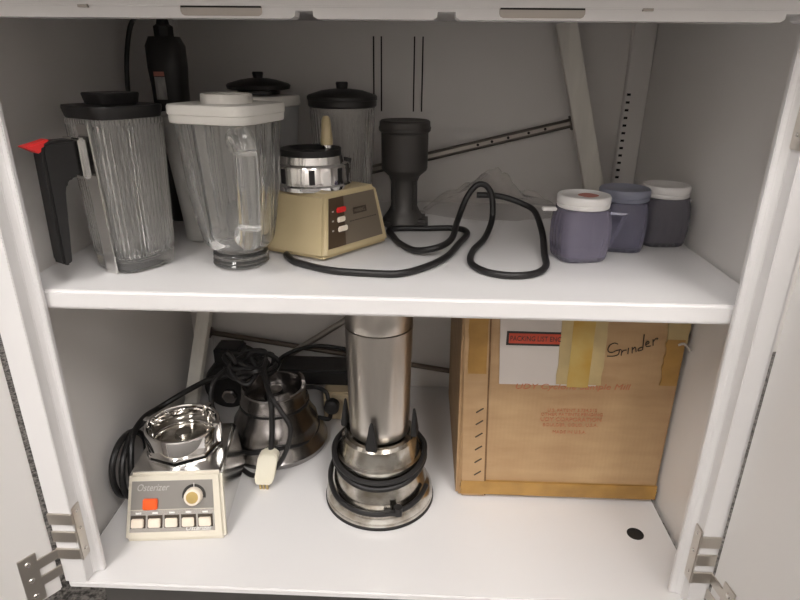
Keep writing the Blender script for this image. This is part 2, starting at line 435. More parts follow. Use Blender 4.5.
# frosted jar with black lid, behind the clear one
B = thing('blender_jar', 'pale frosted jar with white collar and knobbed black lid behind the clear glass jar', 'blender jar', (-.186, .305, ZS), rad(-25))
MB().lathe([(0, 0), (.031, 0), (.033, .003), (.036, .05), (.044, .158), (.041, .158), (.030, .010), (0, .008)], 96, sup(4)).build('body', M['frost2'], B)
MB().lathe([(0, .1585), (.0445, .1585), (.0462, .160), (.0462, .170), (.045, .172), (.03, .1725), (0, .1725)], 96, sup(4)).build('collar', M['lid_white'], B)
bl = MB().lathe([(0, .1735), (.028, .1735), (.028, .178), (.0410, .180), (.0425, .1845), (.040, .187), (.024, .1915), (.012, .1935), (0, .194)], 64).build('lid', M['black_plastic'], B)
MB().lathe([(0, .193), (.0060, .193), (.0075, .200), (.0065, .2015), (0, .2017)], 24).build('knob', M['black_plastic'], bl)

# ribbed jar with black lid, behind the cream base
C = thing('blender_jar', 'ribbed clear blender jar with round black lid standing behind the cream motor base', 'blender jar', (-.076, .322, ZS))
def cw(z): return .036+(.0455-.036)*z/.165
cp = [(0, 0), (.033, 0), (.036, .003), (.0361, .012), (.0365, .0122)] + [(cw(z)+.0005, z) for z in (.03, .06, .09, .12, .142)] + [(cw(.152), .152), (cw(.157), .157), (.0425, .157)]
cp += [(cw(z)-.0034, z) for z in (.13, .09, .05, .02)] + [(0, .014)]
MB().lathe(cp, 384, lambda th, r, z: (1-.035*(.5+.5*math.cos(44*th))) if (.012 < z < .143 and r > cw(z)-.001) else 1.).build('ribbed_body', M['ribglass'], C, angle=60)
c2 = MB().lathe([(0, .1572), (.0455, .1572), (.0470, .159), (.0470, .1660), (.0480, .167), (.0480, .171), (.046, .173), (.028, .1785), (.012, .1805), (0, .181)], 64).build('lid', M['black_plastic'], C)
MB().lathe([(0, .180), (.0075, .180), (.0085, .188), (.0075, .1895), (0, .1898)], 24).build('knob', M['black_plastic'], c2)

# ------------------------------------------------------------------ cream blender base
CB = thing('blender', 'cream plastic blender base with brown control panel and chrome collar on the shelf', 'blender')
A0, B0, C0, D0 = Vector((-.0735, .110, .3650)), Vector((-.003, .199, .3650)), Vector((-.085, .258, .3650)), Vector((-.174, .154, .3650))
A1, B1, C1, D1 = Vector((-.076, .149, .4325)), Vector((-.021, .221, .4325)), Vector((-.088, .262, .4335)), Vector((-.160, .181, .4345))
body = MB().frustum([A0, B0, C0, D0], [A1, B1, C1, D1]).build('housing', M['cream'], CB, bevel=.0045, bseg=3)
nP = (B0-A0).cross(A1-A0).normalized()
def P(u, v, off=0.):
    return (A0*(1-u)+B0*u)*(1-v)+(A1*(1-u)+B1*u)*v + nP*off
def patch(b, u0, u1, v0, v1, o0, o1):
    q = [(u0, v0), (u1, v0), (u1, v1), (u0, v1)]
    return b.loft([[P(u, v, o0) for u, v in q], [P(u, v, o1) for u, v in q]])
pan = patch(MB(), .055, .90, .15, .93, -.001, .0006).build('control_panel', M['taupe'], CB)
patch(MB(), .055, .31, .15, .93, .0004, .0010).build('button_strip', M['brown_dark'], pan)
for v, m, u0, u1 in ((.715, 'red', .17, .32), (.565, 'ivory', .18, .30), (.415, 'ivory', .19, .33)):
    patch(MB(), u0, u1, v-.040, v+.045, .0008, .0050).build('push_button', M[m], pan, bevel=.0012)
    patch(MB(), .105, .135, v-.012, v+.012, .0010, .0012).build('button_mark', M['grey_print'], pan)
bd = patch(MB(), .47, .70, .60, .705, .0005, .0010).build('badge', M['badge'], pan)
du = (B0-A0).normalized(); dv = (A1-A0)
text('WARING', .0058, M['taupe'], bd, 'badge_lettering', frame(P(.485, .625, .0011), du, dv), xs=.78)
for k in range(11):
    u = .40+.042*k
    patch(MB(), u, u+.028, .492, .508, .0005, .0008).build('fine_print', M['badge'], pan)
for (x, y) in ((-.080, .150), (-.025, .205), (-.085, .245), (-.150, .180)):
    MB().lathe([(0, ZS), (.008, ZS), (.0095, .3655), (0, .3655)], 20, c=(x, y, 0)).build('rubber_foot', M['black_rubber'], CB)
cc = (-.1010, .2065, 0)
col = MB().ringsolid([(.0485, .4325), (.0490, .4375), (.0472, .4395), (.0472, .4600), (.0460, .4620), (.0405, .4630), (.0395, .4715), (.0335, .4715), (.0335, .4380), (.0360, .4330)], 64, cc).build('chrome_collar', M['chrome'], CB)
for k in range(8):
    a = rad(-90+45*k+10)
    mtx = Matrix.Translation(cc) @ Matrix.Rotation(a, 4, 'Z')
    MB().box(.0462, .0476, -.0035, .0035, .4415, .4590, mtx).build('collar_slot', M['black_plastic'], col)
MB().lathe([(0, .4335), (.032, .4335), (.032, .4400), (0, .4410)], 40, c=cc).build('drive_well', M['dull_metal'], CB)
MB().ringsolid([(.0370, .4717), (.0372, .4785), (.0260, .4795), (.0255, .4717)], 48, cc).build('rubber_gasket', M['black_rubber'], CB)
MB().tube([(-.0640, .2250, .4400), (-.0590, .2300, .4640)], .0055, 16, smooth=False).build('collar_catch', M['black_plastic'], CB)
pg = MB().lathe([(0, .4705), (.0060, .4705), (.0060, .4835), (0, .4835)], 20, c=(-.0800, .1990, 0)).build('peg_stub', M['chrome'], CB)
MB().lathe([(0, .4836), (.0072, .4836), (.0076, .488), (.0055, .512), (.0035, .5165), (0, .5175)], 20, c=(-.0800, .1990, 0)).build('cream_peg', M['cream'], CB)
cordB = [(-.122, .1330, .0028), (-.116, .1180, .0040), (-.103, .1000, .0042), (-.062, .0760, .0042), (-.020, .0690, .0042), (.015, .0700, .0042), (.044, .0960, .0042), (.068, .1350, .0045), (.085, .1900, .0045), (.097, .2300, .0045), (.094, .2540, .0045), (.075, .2620, .0045), (.045, .2570, .0045), (.015, .2560, .0045), (-.006, .2460, .0045), (-.001, .2200, .0045)]
cordB = [(x, y, z+ZS) for x, y, z in cordB]
cordB += [(.010, .1830, ZS+.0045), (.030, .1500, ZS+.0060), (.055, .1440, ZS+.0115), (.074, .1760, ZS+.0135), (.083, .2250, ZS+.0230), (.094, .2460, ZS+.0470), (.1035, .2490, ZS+.0620), (.112, .2500, ZS+.0675), (.122, .2500, ZS+.0640), (.129, .2490, ZS+.0500), (.130, .2420, ZS+.0230), (.118, .2060, ZS+.0070), (.100, .1600, ZS+.0042), (.094, .1120, ZS+.0042), (.108, .0820, ZS+.0042), (.134, .0710, ZS+.0042), (.160, .0790, ZS+.0042), (.177, .1050, ZS+.0044), (.1835, .1500, ZS+.0060), (.190, .2050, ZS+.0160), (.186, .2450, ZS+.0330), (.172, .2600, ZS+.0400), (.150, .2640, ZS+.0470), (.132, .2640, ZS+.0500), (.110, .2650, ZS+.0500)]
MB().tube(cordB, .0040, 12).build('power_cord', M['cord'], CB)

# ------------------------------------------------------------------ dark grey mill cup
G = thing('grinder_cup', 'dark grey metal grinder cup on narrow pedestal behind cream base', 'grinder cup', (.0115, .291, ZS))
MB().lathe([(0, 0), (.029, 0), (.031, .003), (.030, .010), (.0225, .020), (.0185, .028), (.0182, .062), (.0215, .0700), (.0305, .0780), (.0315, .0810), (.0318, .1270), (0, .1280)], 56).build('pedestal_and_cup', M['grey_mill'], G)
MB().lathe([(0, .1275), (.0318, .1275), (.0345, .1300), (.0352, .1340), (.0342, .1360), (.0340, .1415), (.032, .1435), (.026, .1420), (0, .1410)], 56).build('lid', M['grey_mill'], G)
MB().box(-.026, .034, -.025, .020, 0, .013).build('foot_plate', M['grey_mill'], G, bevel=.004)
for k in range(4):
    a = PI/4+k*PI/2
    MB().box(.014, .0205, -.002, .002, .014, .066, Matrix.Rotation(a, 4, 'Z')).build('rib', M['grey_mill'], G)
# ------------------------------------------------------------------ violet jars
def vjar(name_label, x, y, sc, m, lidm, rz, sticker=False, handle=0):
    T = thing('plastic_jar', name_label, 'plastic jar', (x, y, ZS), rz, 'small violet plastic jars at right end of shelf')
    def sh(th, r, z):
        k = sup(3.8)(th)
        if .004 < z < .050: k *= 1-.030*(.5+.5*math.cos(20*th))
        return k
    s = sc
    pr = [(0, 0), (.0255*s, 0), (.0285*s, .0015), (.0302*s, .006), (.0322*s, .022), (.0322*s, .040), (.0305*s, .052), (.0285*s, .0575), (.0283*s, .061), (.0255*s, .061), (.0258*s, .056), (.0280*s, .048), (.0295*s, .035), (.0270*s, .006), (0, .004)]
    MB().lathe(pr, 128, sh).build('body', m, T, angle=50)
    l = MB().lathe([(0, .0615), (.0302*s, .0615), (.0312*s, .0625), (.0314*s, .066), (.0308*s, .0665), (.0318*s, .068), (.0318*s, .0735), (.0305*s, .0756), (.028*s, .0761), (.027*s, .0755), (0, .0755)], 72).build('lid', lidm, T)
    if sticker:
        MB().lathe([(0, .0755), (.0105, .0755), (.0105, .0759), (0, .0759)], 24, sup(3, .5), c=(.002, -.006, 0)).build('lid_sticker', M['faded_red'], l)
    return T, l
t1, l1 = vjar('violet plastic jar with white lid bearing a faded red sticker, at front', .2240, .157, .96, M['purple'], M['jar_lid'], rad(12), True)
ti = t1.rotation_euler.z
def loc1(p):    # shelf coordinates -> jar coordinates
    return Matrix.Rotation(-ti, 3, 'Z') @ (Vector(p)-Vector((.2240, .157, ZS)))
MB().box(-.047, -.030, -.004, .004, .056, .0600, Matrix.Rotation(-ti, 4, 'Z')).build('pour_tab', M['jar_lid'], t1, bevel=.001)
hpts = [loc1(p) for p in [(.249, .150, ZS+.055), (.270, .148, ZS+.0545), (.271, .148, ZS+.051), (.259, .150, ZS+.018), (.2535, .152, ZS+.014)]]
MB().tube(hpts, .0022, 8, n=6).build('handle', M['purple2'], t1)
t2, l2 = vjar('violet jar with translucent bluish lid, between the two white-lidded jars', .2845, .2010, .95, M['purple2'], M['blue_lid'], rad(-10))
t3, l3 = vjar('smoky violet jar with white lid nearest the right cabinet wall', .3440, .2270, .92, M['purple3'], M['jar_lid'], rad(5))
MB().box(.028, .0345, -.004, .004, .053, .057).build('side_tab', M['jar_lid'], t3, bevel=.001)

# ------------------------------------------------------------------ black hand unit
U = thing('handheld_motor', 'tall black handheld motor unit with silver label and hanging black cord at back left', 'power tool', (-.306, .305, ZS))
MB().lathe([(0, 0), (.018, 0), (.020, .004), (.0205, .12), (.0215, .180), (.0232, .205), (.0230, .232), (.0180, .243), (0, .2435)], 48, sup(3.4)).build('body', M['black_plastic'], U)
MB().lathe([(0, .2430), (.0125, .2430), (.0125, .255), (.0085, .258), (.0060, .268), (0, .268)], 24, lambda th, r, z: 1+.04*math.cos(8*th)).build('cord_collar', M['black_rubber'], U)
MB().box(-.0105, .0030, -.0232, -.0195, .166, .194).build('data_label', M['silver_label'], U)
MB().box(-.0105, .0030, -.0240, -.0195, .195, .2005).build('label_band', M['faded_red'], U)
MB().tube([(0, 0, .2640), (-.002, 0, .2670), (-.014, .004, .2695), (-.030, .010, .2700), (-.045, .010, .2600), (-.0540, .006, .2300), (-.0590, .002, .1900), (-.0600, .000, .1400), (-.0560, -.004, .0600), (-.046, -.006, .0045), (-.020, .030, .0040)], .0032, 10).build('power_cord', M['cord'], U)

# ------------------------------------------------------------------ plank, bar, bag on the shelf
def strut(name, m, p0, p1, w, t, wdir, parent=None, bevel=.001):
    p0, p1 = Vector(p0), Vector(p1); a = (p1-p0).normalized(); wd = Vector(wdir); wd = (wd-a*wd.dot(a)).normalized(); td = a.cross(wd)
    q = [(-w/2, -t/2), (w/2, -t/2), (w/2, t/2), (-w/2, t/2)]
    return MB().loft([[p0+wd*x+td*y for x, y in q], [p1+wd*x+td*y for x, y in q]]).build(name, m, parent, bevel=bevel)
tag(strut('wooden_slat', M['wood_white'], (.3165, .4170, ZS+.002), (.2400, .4300, .6330), .0290, .016, (1, 0, 0)), 'pale painted wooden slat leaning on the back wall of the upper compartment', 'slat')
SB = thing('slotted_bar', 'thin dark slotted metal bar lying slanted across the upper back wall', 'metal bar')
y0 = .4440
a0, a1 = Vector((-.050, y0, .4120)), Vector((.2655, y0, .4900))
ax = (a1-a0).normalized(); nz = Vector((-ax.z, 0, ax.x))
for o in (-.0048, .0048):
    MB().tube([a0+nz*o, a1+nz*o], .0024, 8, smooth=False).build('rail', M['bar'], SB)
b = MB(); 
b.loft([[a0+nz*s*.0048+Vector((0, d, 0)) for s, d in ((-1, -.0008), (1, -.0008), (1, .0008), (-1, .0008))], [a1+nz*s*.0048+Vector((0, d, 0)) for s, d in ((-1, -.0008), (1, -.0008), (1, .0008), (-1, .0008))]])
b.build('web', M['rod_pale'], SB)
for t in (.55, .62, .70, .80, .88):
    c = a0+(a1-a0)*t
    MB().lathe([(0, -.0014), (.0022, -.0014), (.0022, -.0002), (0, -.0002)], 12, mtx=frame(c+Vector((0, -.0002, 0)), (1, 0, 0), (0, 0, -1))).build('hole', M['dark'], SB)
c = a1
MB().loft([[c+nz*s*.0105+ax*d+Vector((0, -.006, 0)) for s, d in ((-1, 0), (1, 0), (1, .004), (-1, .004))], [c+nz*s*.0105+ax*d+Vector((0, .006, 0)) for s, d in ((-1, 0), (1, 0), (1, .004), (-1, .004))]]).build('end_flange', M['bar'], SB)

from mathutils import noise as mn
def bag():
    bm = MB(); nx, ny = 56, 28; top = []; 
    def hgt(u, v):
        e = (max(0, math.sin(PI*u))**1.0)*(max(0, math.sin(PI*v))**1.25)
        w = .50+.42*mn.noise(Vector((u*4.2, v*2.6, .3)))+.30*abs(mn.noise(Vector((u*8, v*5, 4))))
        return .0025+.085*e*w
    def foot(i, j):
        u, v = i/nx, j/ny
        k = .25+.75*math.sqrt(max(0, 1-(2*u-1)**2))
        x = .145+.105*(2*u-1)+.012*mn.noise(Vector((u*3, v*4, 2)))
        y = .380+.056*(2*v-1)*k*(1+.35*mn.noise(Vector((u*6, v*1.5, 7))))+.010*mn.noise(Vector((u*4, v*2, 5)))
        return x, min(y, .440)
    g = [[bm.bm.verts.new((*foot(i, j), ZS+hgt(i/nx, j/ny))) for i in range(nx+1)] for j in range(ny+1)]
    lo = [[bm.bm.verts.new((*foot(i, j), ZS+.0008)) for i in range(nx+1)] for j in range(ny+1)]
    for j in range(ny):
        for i in range(nx):
            bm.face([g[j][i], g[j][i+1], g[j+1][i+1], g[j+1][i]]); bm.face([lo[j][i], lo[j+1][i], lo[j+1][i+1], lo[j][i+1]])
    for i in range(nx):
        bm.face([lo[0][i], lo[0][i+1], g[0][i+1], g[0][i]]); bm.face([lo[ny][i+1], lo[ny][i], g[ny][i], g[ny][i+1]])
    for j in range(ny):
        bm.face([lo[j+1][0], lo[j][0], g[j][0], g[j+1][0]]); bm.face([lo[j][nx], lo[j+1][nx], g[j+1][nx], g[j][nx]])
    return bm
tag(bag().build('plastic_bag', M['film'], angle=80), 'crumpled clear plastic bag lying at the back of the shelf', 'bag')

# ------------------------------------------------------------------ LOWER: chrome and ivory blender base
PB = thing('blender', 'chrome blender base with ivory front, orange button, dial and five push buttons', 'blender', (-.2700, .0475, 0), rad(5.5))
ft = [(-.0630, .004), (.0630, .004)]
hb = MB().frustum([(-.0625, .004, .007), (.0625, .004, .007), (.0625, .156, .007), (-.0625, .156, .007)], [(-.0590, .036, .0825), (.0590, .036, .0825), (.0560, .148, .0850), (-.0560, .148, .0850)]).build('chrome_housing', M['satin_chrome'], PB, bevel=.004, bseg=3)
q0, q1, q2, q3 = Vector((-.0640, .0010, .0030)), Vector((.0640, .0010, .0030)), Vector((.0585, .0350, .0835)), Vector((-.0585, .0350, .0835))
nF = (q1-q0).cross(q3-q0).normalized()
def Q(u, v, off=0.): return (q0*(1-u)+q1*u)*(1-v)+(q3*(1-u)+q2*u)*v+nF*off
def qp(b, u0, u1, v0, v1, o0, o1):
    k = [(u0, v0), (u1, v0), (u1, v1), (u0, v1)]
    return b.loft([[Q(u, v, o0) for u, v in k], [Q(u, v, o1) for u, v in k]])
fp = qp(MB(), 0, 1, 0, 1, -.014, 0).build('ivory_front', M['cream_pale'], PB, bevel=.004, bseg=3)
gp = qp(MB(), .045, .90, .47, .885, -.001, .0006).build('faceplate', M['face_grey'], fp)
sp = qp(MB(), .045, .90, .14, .46, -.001, .0006).build('silver_strip', M['strip_silver'], fp)
for k in range(5):
    u = .065+.170*k
    qp(MB(), u-.012, u+.137, .20, .385, .0004, .0012).build('button_well', M['badge'], sp)
    qp(MB(), u, u+.122, .215, .345, .0008, .0048).build('push_button', M['ivory'], sp, bevel=.0010)
    qp(MB(), u+.035, u+.09, .405, .43, .0005, .0009).build('button_mark', M['white_print_glint'], sp)  # pale bars painted as the small highlights above the buttons
qp(MB(), .175, .325, .475, .635, .0004, .0052).build('power_button', M['orange'], gp, bevel=.0012)
fx, fy = (q1-q0).normalized(), (q3-q0)
text('Osterizer', .0125, M['grey_print'], gp, 'script_lettering', frame(Q(.095, .745, .0008), fx, fy), shear=.35, xs=.82)
text('Osterizer', .0085, M['white_print_glint'], sp, 'small_script', frame(Q(.60, .150, .0008), fx, fy), shear=.35)
kc = Q(.70, .655, .0006)
KM = frame(kc, fx, fy)
arc = []
for i in range(25):
    a = rad(-12+204*i/24); arc.append((a,))
ab = MB(); ab.loft([[KM @ Vector((r*math.cos(a[0]), r*math.sin(a[0]), z)) for (r, z) in ((.0105, 0), (.0150, 0), (.0150, .0003), (.0105, .0003))] for a in arc])
ab.build('dial_scale', M['black_print'], gp)
kn = MB().lathe([(0, 0), (.0115, 0), (.0108, .008), (.0098, .0092), (.0085, .0094), (0, .0094)], 40, lambda th, r, z: 1+.015*math.cos(24*th), mtx=KM).build('dial_knob', M['ivory'], gp)
MB().lathe([(0, .0092), (.0078, .0092), (.0074, .0100), (0, .0102)], 32, mtx=KM).build('knob_cap', M['gold'], kn)
MB().box(-.0004, .0004, .0105, .0165, .0003, .0006, KM).build('dial_pointer', M['white_print_glint'], gp)
rc = (-.0060, .1030, 0)
rg = MB().ringsolid([(.0485, .0880), (.0500, .0895), (.0500, .1130), (.0490, .1150), (.0460, .1150), (.0450, .1130), (.0440, .0930), (.0440, .0880)], 72, rc).build('chrome_collar', M['chrome'], PB)
MB().lathe([(0, .0845), (.047, .0845), (.0520, .0855), (.0515, .0880), (.0440, .0885), (0, .0885)], 8, c=rc).build('collar_plinth', M['chrome'], PB, flat=True)
MB().lathe([(0, .0886), (.0425, .0886), (.040, .0905), (.030, .0910), (.028, .0930), (.012, .0935), (.010, .1010), (0, .1015)], 48, c=rc).build('drive_coupling', M['old_chrome'], PB)
for a in (172, -8, 60):
    mtx = Matrix.Translation((rc[0], rc[1], 0)) @ Matrix.Rotation(rad(a), 4, 'Z')
    MB().box(.0430, .0535, -.0045, .0045, .0890, .1185, mtx).build('collar_lug', M['chrome'], PB, bevel=.0012)
for x, y in ((-.052, .020), (.052, .020), (.052, .135), (-.052, .135)):
    MB().lathe([(0, 0), (.007, 0), (.008, .0075), (0, .0075)], 16, c=(x, y, 0)).build('rubber_foot', M['black_rubber'], PB)
PBi = (Matrix.Translation((-.2700, .0475, 0)) @ Matrix.Rotation(rad(5.5), 4, 'Z')).inverted()
def toPB(l): return [PBi @ Vector(p) for p in l]
coil = [(-.285, .206, .030), (-.310, .212, .020), (-.345, .200, .0060), (-.3620, .150, .0060), (-.3640, .110, .0200), (-.3650, .095, .0500), (-.3645, .100, .0800), (-.3640, .125, .0960), (-.3630, .160, .0900), (-.3620, .185, .0600), (-.3600, .175, .0250), (-.3560, .135, .0070), (-.3535, .105, .0220), (-.3535, .096, .0520), (-.3545, .110, .0820), (-.3570, .150, .0960), (-.3600, .195, .0800), (-.3620, .190, .0350), (-.3560, .150, .0060), (-.3480, .118, .0150), (-.3470, .108, .0450), (-.3490, .118, .0760), (-.3540, .142, .0960), (-.3600, .190, .0930), (-.3580, .235, .0820), (-.3200, .258, .1000), (-.2850, .262, .1180), (-.2500, .262, .1280), (-.2150, .268, .1320), (-.1950, .275, .1330)]
MB().tube(toPB(coil), .0043, 10).build('power_cord', M['cord'], PB)

# ------------------------------------------------------------------ dome shaped metal base
DC = Vector((-.190, .276, 0))
DB = thing('blender', 'tarnished bell-shaped metal blender base heaped with black cord, white plug hanging in front', 'blender', DC)
dprof = [(0, 0), (.078, 0), (.081, .003), (.0815, .010), (.0780, .0150), (.0770, .0180), (.0700, .0280), (.0665, .0420), (.0655, .0480), (.0600, .0560), (.0545, .0700), (.0530, .0740)]
MB().lathe(dprof+[(0, .0745)], 72).build('bell_housing', M['dull_metal'], DB)
MB().ringsolid([(.0545, .0740), (.0545, .0775), (.049, .0775), (.049, .0740)], 64).build('black_groove', M['black_rubber'], DB)
MB().ringsolid([(.0535, .0776), (.0535, .0820), (.0515, .0850), (.0500, .1000), (.0480, .1020), (.0440, .1020), (.0420, .0776)], 64).build('collar', M['dull_metal'], DB)
MB().lathe([(0, .0776), (.0415, .0776), (.040, .0820), (.016, .0830), (.013, .0960), (0, .0970)], 40).build('drive_coupling', M['dull_metal'], DB)
for k in range(4):
    a0_ = 25+90*k
    lug = MB()
    lug.loft([[(r*math.cos(rad(a0_+t)), r*math.sin(rad(a0_+t)), z) for r, z in ((.0430, .1021), (.0500, .1021), (.0490, .1110), (.0440, .1110))] for t in (-18, -12, -6, 0, 6, 12, 18)])
    lug.build('collar_lug', M['dull_metal'], DB, bevel=.001)
def toD(l): return [Vector(p)-DC+Vector((-.008, 0, 0)) for p in l]
# tangle of cord on top, with loops falling over the front
tang = []
for i in range(34):
    a = i*.95; rr = .026+.012*math.sin(i*1.7)
    tang.append((-.214+rr*1.15*math.cos(a), .276+rr*math.sin(a), .1255+.022*abs(math.sin(i*.61))+.004*math.sin(i*2.3)))
tang += [(-.185, .240, .1450), (-.166, .200, .1300), (-.1520, .192, .1120), (-.1370, .184, .0880), (-.1410, .178, .0600), (-.1530, .175, .0340), (-.1720, .174, .0120), (-.1950, .178, .0060), (-.2150, .192, .0050), (-.2310, .207, .0120), (-.2420, .214, .0380), (-.2530, .219, .0660), (-.2640, .225, .0980), (-.2640, .240, .1240), (-.2500, .262, .1360), (-.2300, .280, .1340)]
MB().tube(toD(tang), .0036, 9, n=7).build('power_cord', M['cord'], DB)
st = [(-.192, .262, .1420), (-.180, .232, .1330), (-.1690, .208, .1130), (-.1675, .200, .0850), (-.1680, .190, .0520), (-.1700, .186, .0440)]
sc_ = MB().tube(toD(st), .0042, 10).build('plug_cord', M['cord'], DB)
pl = MB().loft([[Vector(c)-DC+Vector((sx*w-.008, sy*t, 0)) for sx, sy in ((-1, -1), (1, -1), (1, 1), (-1, 1))] for c, w, t in (((-.1695, .1850, .0480), .0065, .0060), ((-.1700, .1800, .0430), .0145, .0090), ((-.1735, .1640, .0170), .0140, .0095), ((-.1745, .1590, .0100), .0105, .0075))]).build('white_plug', M['white_plug'], DB, bevel=.0015)
for dx in (-.0050, 0, .0050):
    MB().box(-.1825+dx-.0014, -.1825+dx+.0014, .1550, .1575, .0004, .0105, Matrix.Translation(-DC)).build('prong', M['brass'], pl)
wrap = []
for i in range(15):
    a = rad(185+13.5*i); rr = .0745
    wrap.append((DC.x+rr*math.cos(a), DC.y+rr*math.sin(a), .030+.004*math.sin(i)))
wrap += [(-.1010, .300, .0280), (-.0990, .312, .0340)]
wrap2 = [(-.1030, .316, .0550), (-.1080, .322, .0660), (-.1250, .326, .0720), (-.1500, .318, .0760), (-.1700, .3250, .0800)]
MB().tube(toD(wrap), .0036, 9).build('wrapped_cord', M['cord'], DB)
MB().tube(toD(wrap2), .0036, 9).build('cord_tail', M['cord'], DB)
MB().lathe([(0, -.009), (.009, -.009), (.0125, -.006), (.0125, .006), (.009, .009), (0, .009)], 28, mtx=Matrix.Translation(Vector((-.1050, .3120, .0450))-DC) @ Matrix.Rotation(rad(90), 4, 'X')).build('round_black_plug', M['black_rubber'], DB)
MB().tube(toD([(-.2330, .2600, .1500), (-.2380, .2560, .1640), (-.2430, .2540, .1720)]), .0038, 8).build('cord_end', M['black_rubber'], DB)

# dark machine lying behind
DM = thing('motor_housing', 'black motor housing with small grey cap in the shadow behind the chrome base', 'motor', (-.2960, .3560, 0))
MB().lathe([(0, -.05), (.036, -.05), (.041, -.045), (.043, -.02), (.044, .03), (.040, .045), (0, .047)], 40, mtx=Matrix.Translation((0, .052, .0445)) @ Matrix.Rotation(rad(90), 4, 'X')).build('body', M['black_plastic'], DM)
MB().lathe([(0, 0), (.013, 0), (.013, .006), (.010, .009), (0, .0095)], 24, lambda th, r, z: 1+.05*math.cos(6*th), mtx=Matrix.Translation((.004, .0055, .030)) @ Matrix.Rotation(rad(90), 4, 'X')).build('grey_cap', M['dull_metal'], DM)
MB().box(-.024, .024, .02, .062, .080, .112).build('terminal_box', M['black_plastic'], DM, bevel=.004)

# beige box and a black block standing in for the shadow above it
BX = thing('appliance', 'low beige box with black shadow block lying behind the bell-shaped base', 'appliance')
MB().box(-.1240, -.0300, .3400, .4180, 0, .0540).build('beige_body', M['beige_box'], BX, bevel=.003)
MB().box(-.2050, -.0250, .3620, .4200, .0542, .0830).build('shadow_block', M['black_plastic'], BX, bevel=.004)
tag(MB().tube([(-.212, .3900, .0840), (-.200, .4050, .0900), (-.172, .4120, .1000), (-.138, .4120, .1060), (-.095, .4120, .1015), (-.055, .4110, .0920), (-.035, .4050, .0840)], .0036, 10).build('cable', M['cord']), 'thin black cable arching over the black shadow block on the low beige box', 'cable')

# plank and rods at the lower back
tag(strut('wooden_slat', M['wood_white'], (-.3600, .3440, .0015), (-.3010, .4300, .3395), .0225, .014, (1, -.15, 0)), 'pale wooden slat leaning in the back left corner of the lower compartment', 'slat')
def rodthing(label, p0, p1, r, m, flange):
    T = thing('metal_rod', label, 'metal rod')
    MB().tube([p0, p1], r, 12, smooth=False).build('shaft', m, T)
    if flange:
        a = (Vector(p1)-Vector(p0)).normalized()
        MB().tube([Vector(p0), Vector(p0)+a*.005], r*2.2, 16, smooth=False).build('end_flange', m, T)
    return T
rodthing('brown metal rod with flanged end slanting along the lower back wall', (-.3490, .4420, .1135), (.0960, .4420, .0465), .0048, M['rod'], True)
rodthing('grey metal rod rising to the right from behind the bell-shaped base', (-.2450, .4285, .0465), (-.0200, .4285, .2012), .0058, M['rod_pale'], False)

# ------------------------------------------------------------------ tall stainless jar on chrome base
TC = Vector((-.0145, .157, 0))
TB = thing('blender', 'round flared chrome blender base wound with black cord under the tall stainless jar', 'blender', TC)
tp = [(0, 0), (.0735, 0), (.0755, .0025), (.0758, .0060), (.0745, .0090), (.0752, .0120), (.0740, .0180), (.0695, .0270), (.0665, .0310), (.0655, .0340), (.0615, .0500), (.0580, .0640), (.0575, .0700), (.0590, .0720), (.0590, .0780), (.0560, .0800), (.0530, .0900), (.0515, .1040), (.0480, .1080), (.0420, .1080), (.0400, .0980), (0, .0970)]
MB().lathe(tp, 80).build('flared_housing', M['old_chrome'], TB)
MB().ringsolid([(.0748, .0001), (.0768, .0006), (.0768, .0042), (.0748, .0046)], 80).build('rubber_ring', M['black_rubber'], TB)
for a in (-98, -12, 78, 168):
    mtx = Matrix.Rotation(rad(a), 4, 'Z')
    MB().loft([[mtx @ Vector((rr, y, z)) for rr, y in ((r0, -w), (r1, -w), (r1, w), (r0, w))] for z, r0, r1, w in ((.1082, .0455, .0535, .0072), (.1160, .0455, .0535, .0076), (.1300, .0460, .0520, .0052), (.1420, .0465, .0505, .0034), (.1500, .0470, .0495, .0013))]).build('rubber_finger', M['black_rubber'], TB, bevel=.0012)
def trad(z):
    best = .076
    for (r0, z0), (r1, z1) in zip(tp[1:], tp[2:]):
        if z0 <= z <= z1: return r0+(r1-r0)*(z-z0)/max(z1-z0, 1e-6)
    return best
w = []
for i in range(70):
    t = i/69; a = rad(70+360*2.75*t)
    front = .5-.5*math.sin(a)          # 1 at the front (-y)
    if t < .60: z = .0945-.010*t-.026*front*(1 if t < .33 else 1.18)
    else:
        q = min(1, (t-.60)/.26); q = q*q*(3-2*q)
        z = .0885-.034*q-.031*front*(1-.12*q)
    sl = max(trad(z), trad(z+.004), trad(z-.004))+.0040
    w.append((sl*math.cos(a), sl*math.sin(a), z))
MB().tube(w, .0036, 10, n=4).build('power_cord', M['cord'], TB)
e = w[-1]
MB().lathe([(0, -.006), (.006, -.006), (.006, .006), (0, .006)], 12, c=(.0290, -.0720, .0320)).build('cord_clip', M['black_rubber'], TB)
MB().prism([(-.010, -.003), (.012, -.003), (.012, .006), (.007, .002), (-.010, .003)], 'y', -.003, .003, Matrix.Translation((.0220, -.0745, .0300))).build('name_plate', M['black_plastic'], TB)
SJ = thing('blender_jar', 'tall brushed stainless steel jar seated on the round chrome base', 'blender jar', TC+Vector((0, 0, .1085)))
def lob(th, r, z):
    t = min(max(z/.02, 0), 1)*min(max((.154-z)/.02, 0), 1)
    d = ((th-rad(-95))/(PI/2)+.5) % 1-.5
    return 1-.055*t*math.exp(-((abs(d)-.5)/.13)**2)-.03*t*math.exp(-(abs(d)/.07)**2)
MB().lathe([(0, 0), (.0375, 0), (.0400, .0025), (.0408, .02), (.0415, .06), (.0425, .11), (.0432, .1440), (.0436, .1580), (0, .1585)], 96, lob).build('body', M['brushed'], SJ, angle=50)
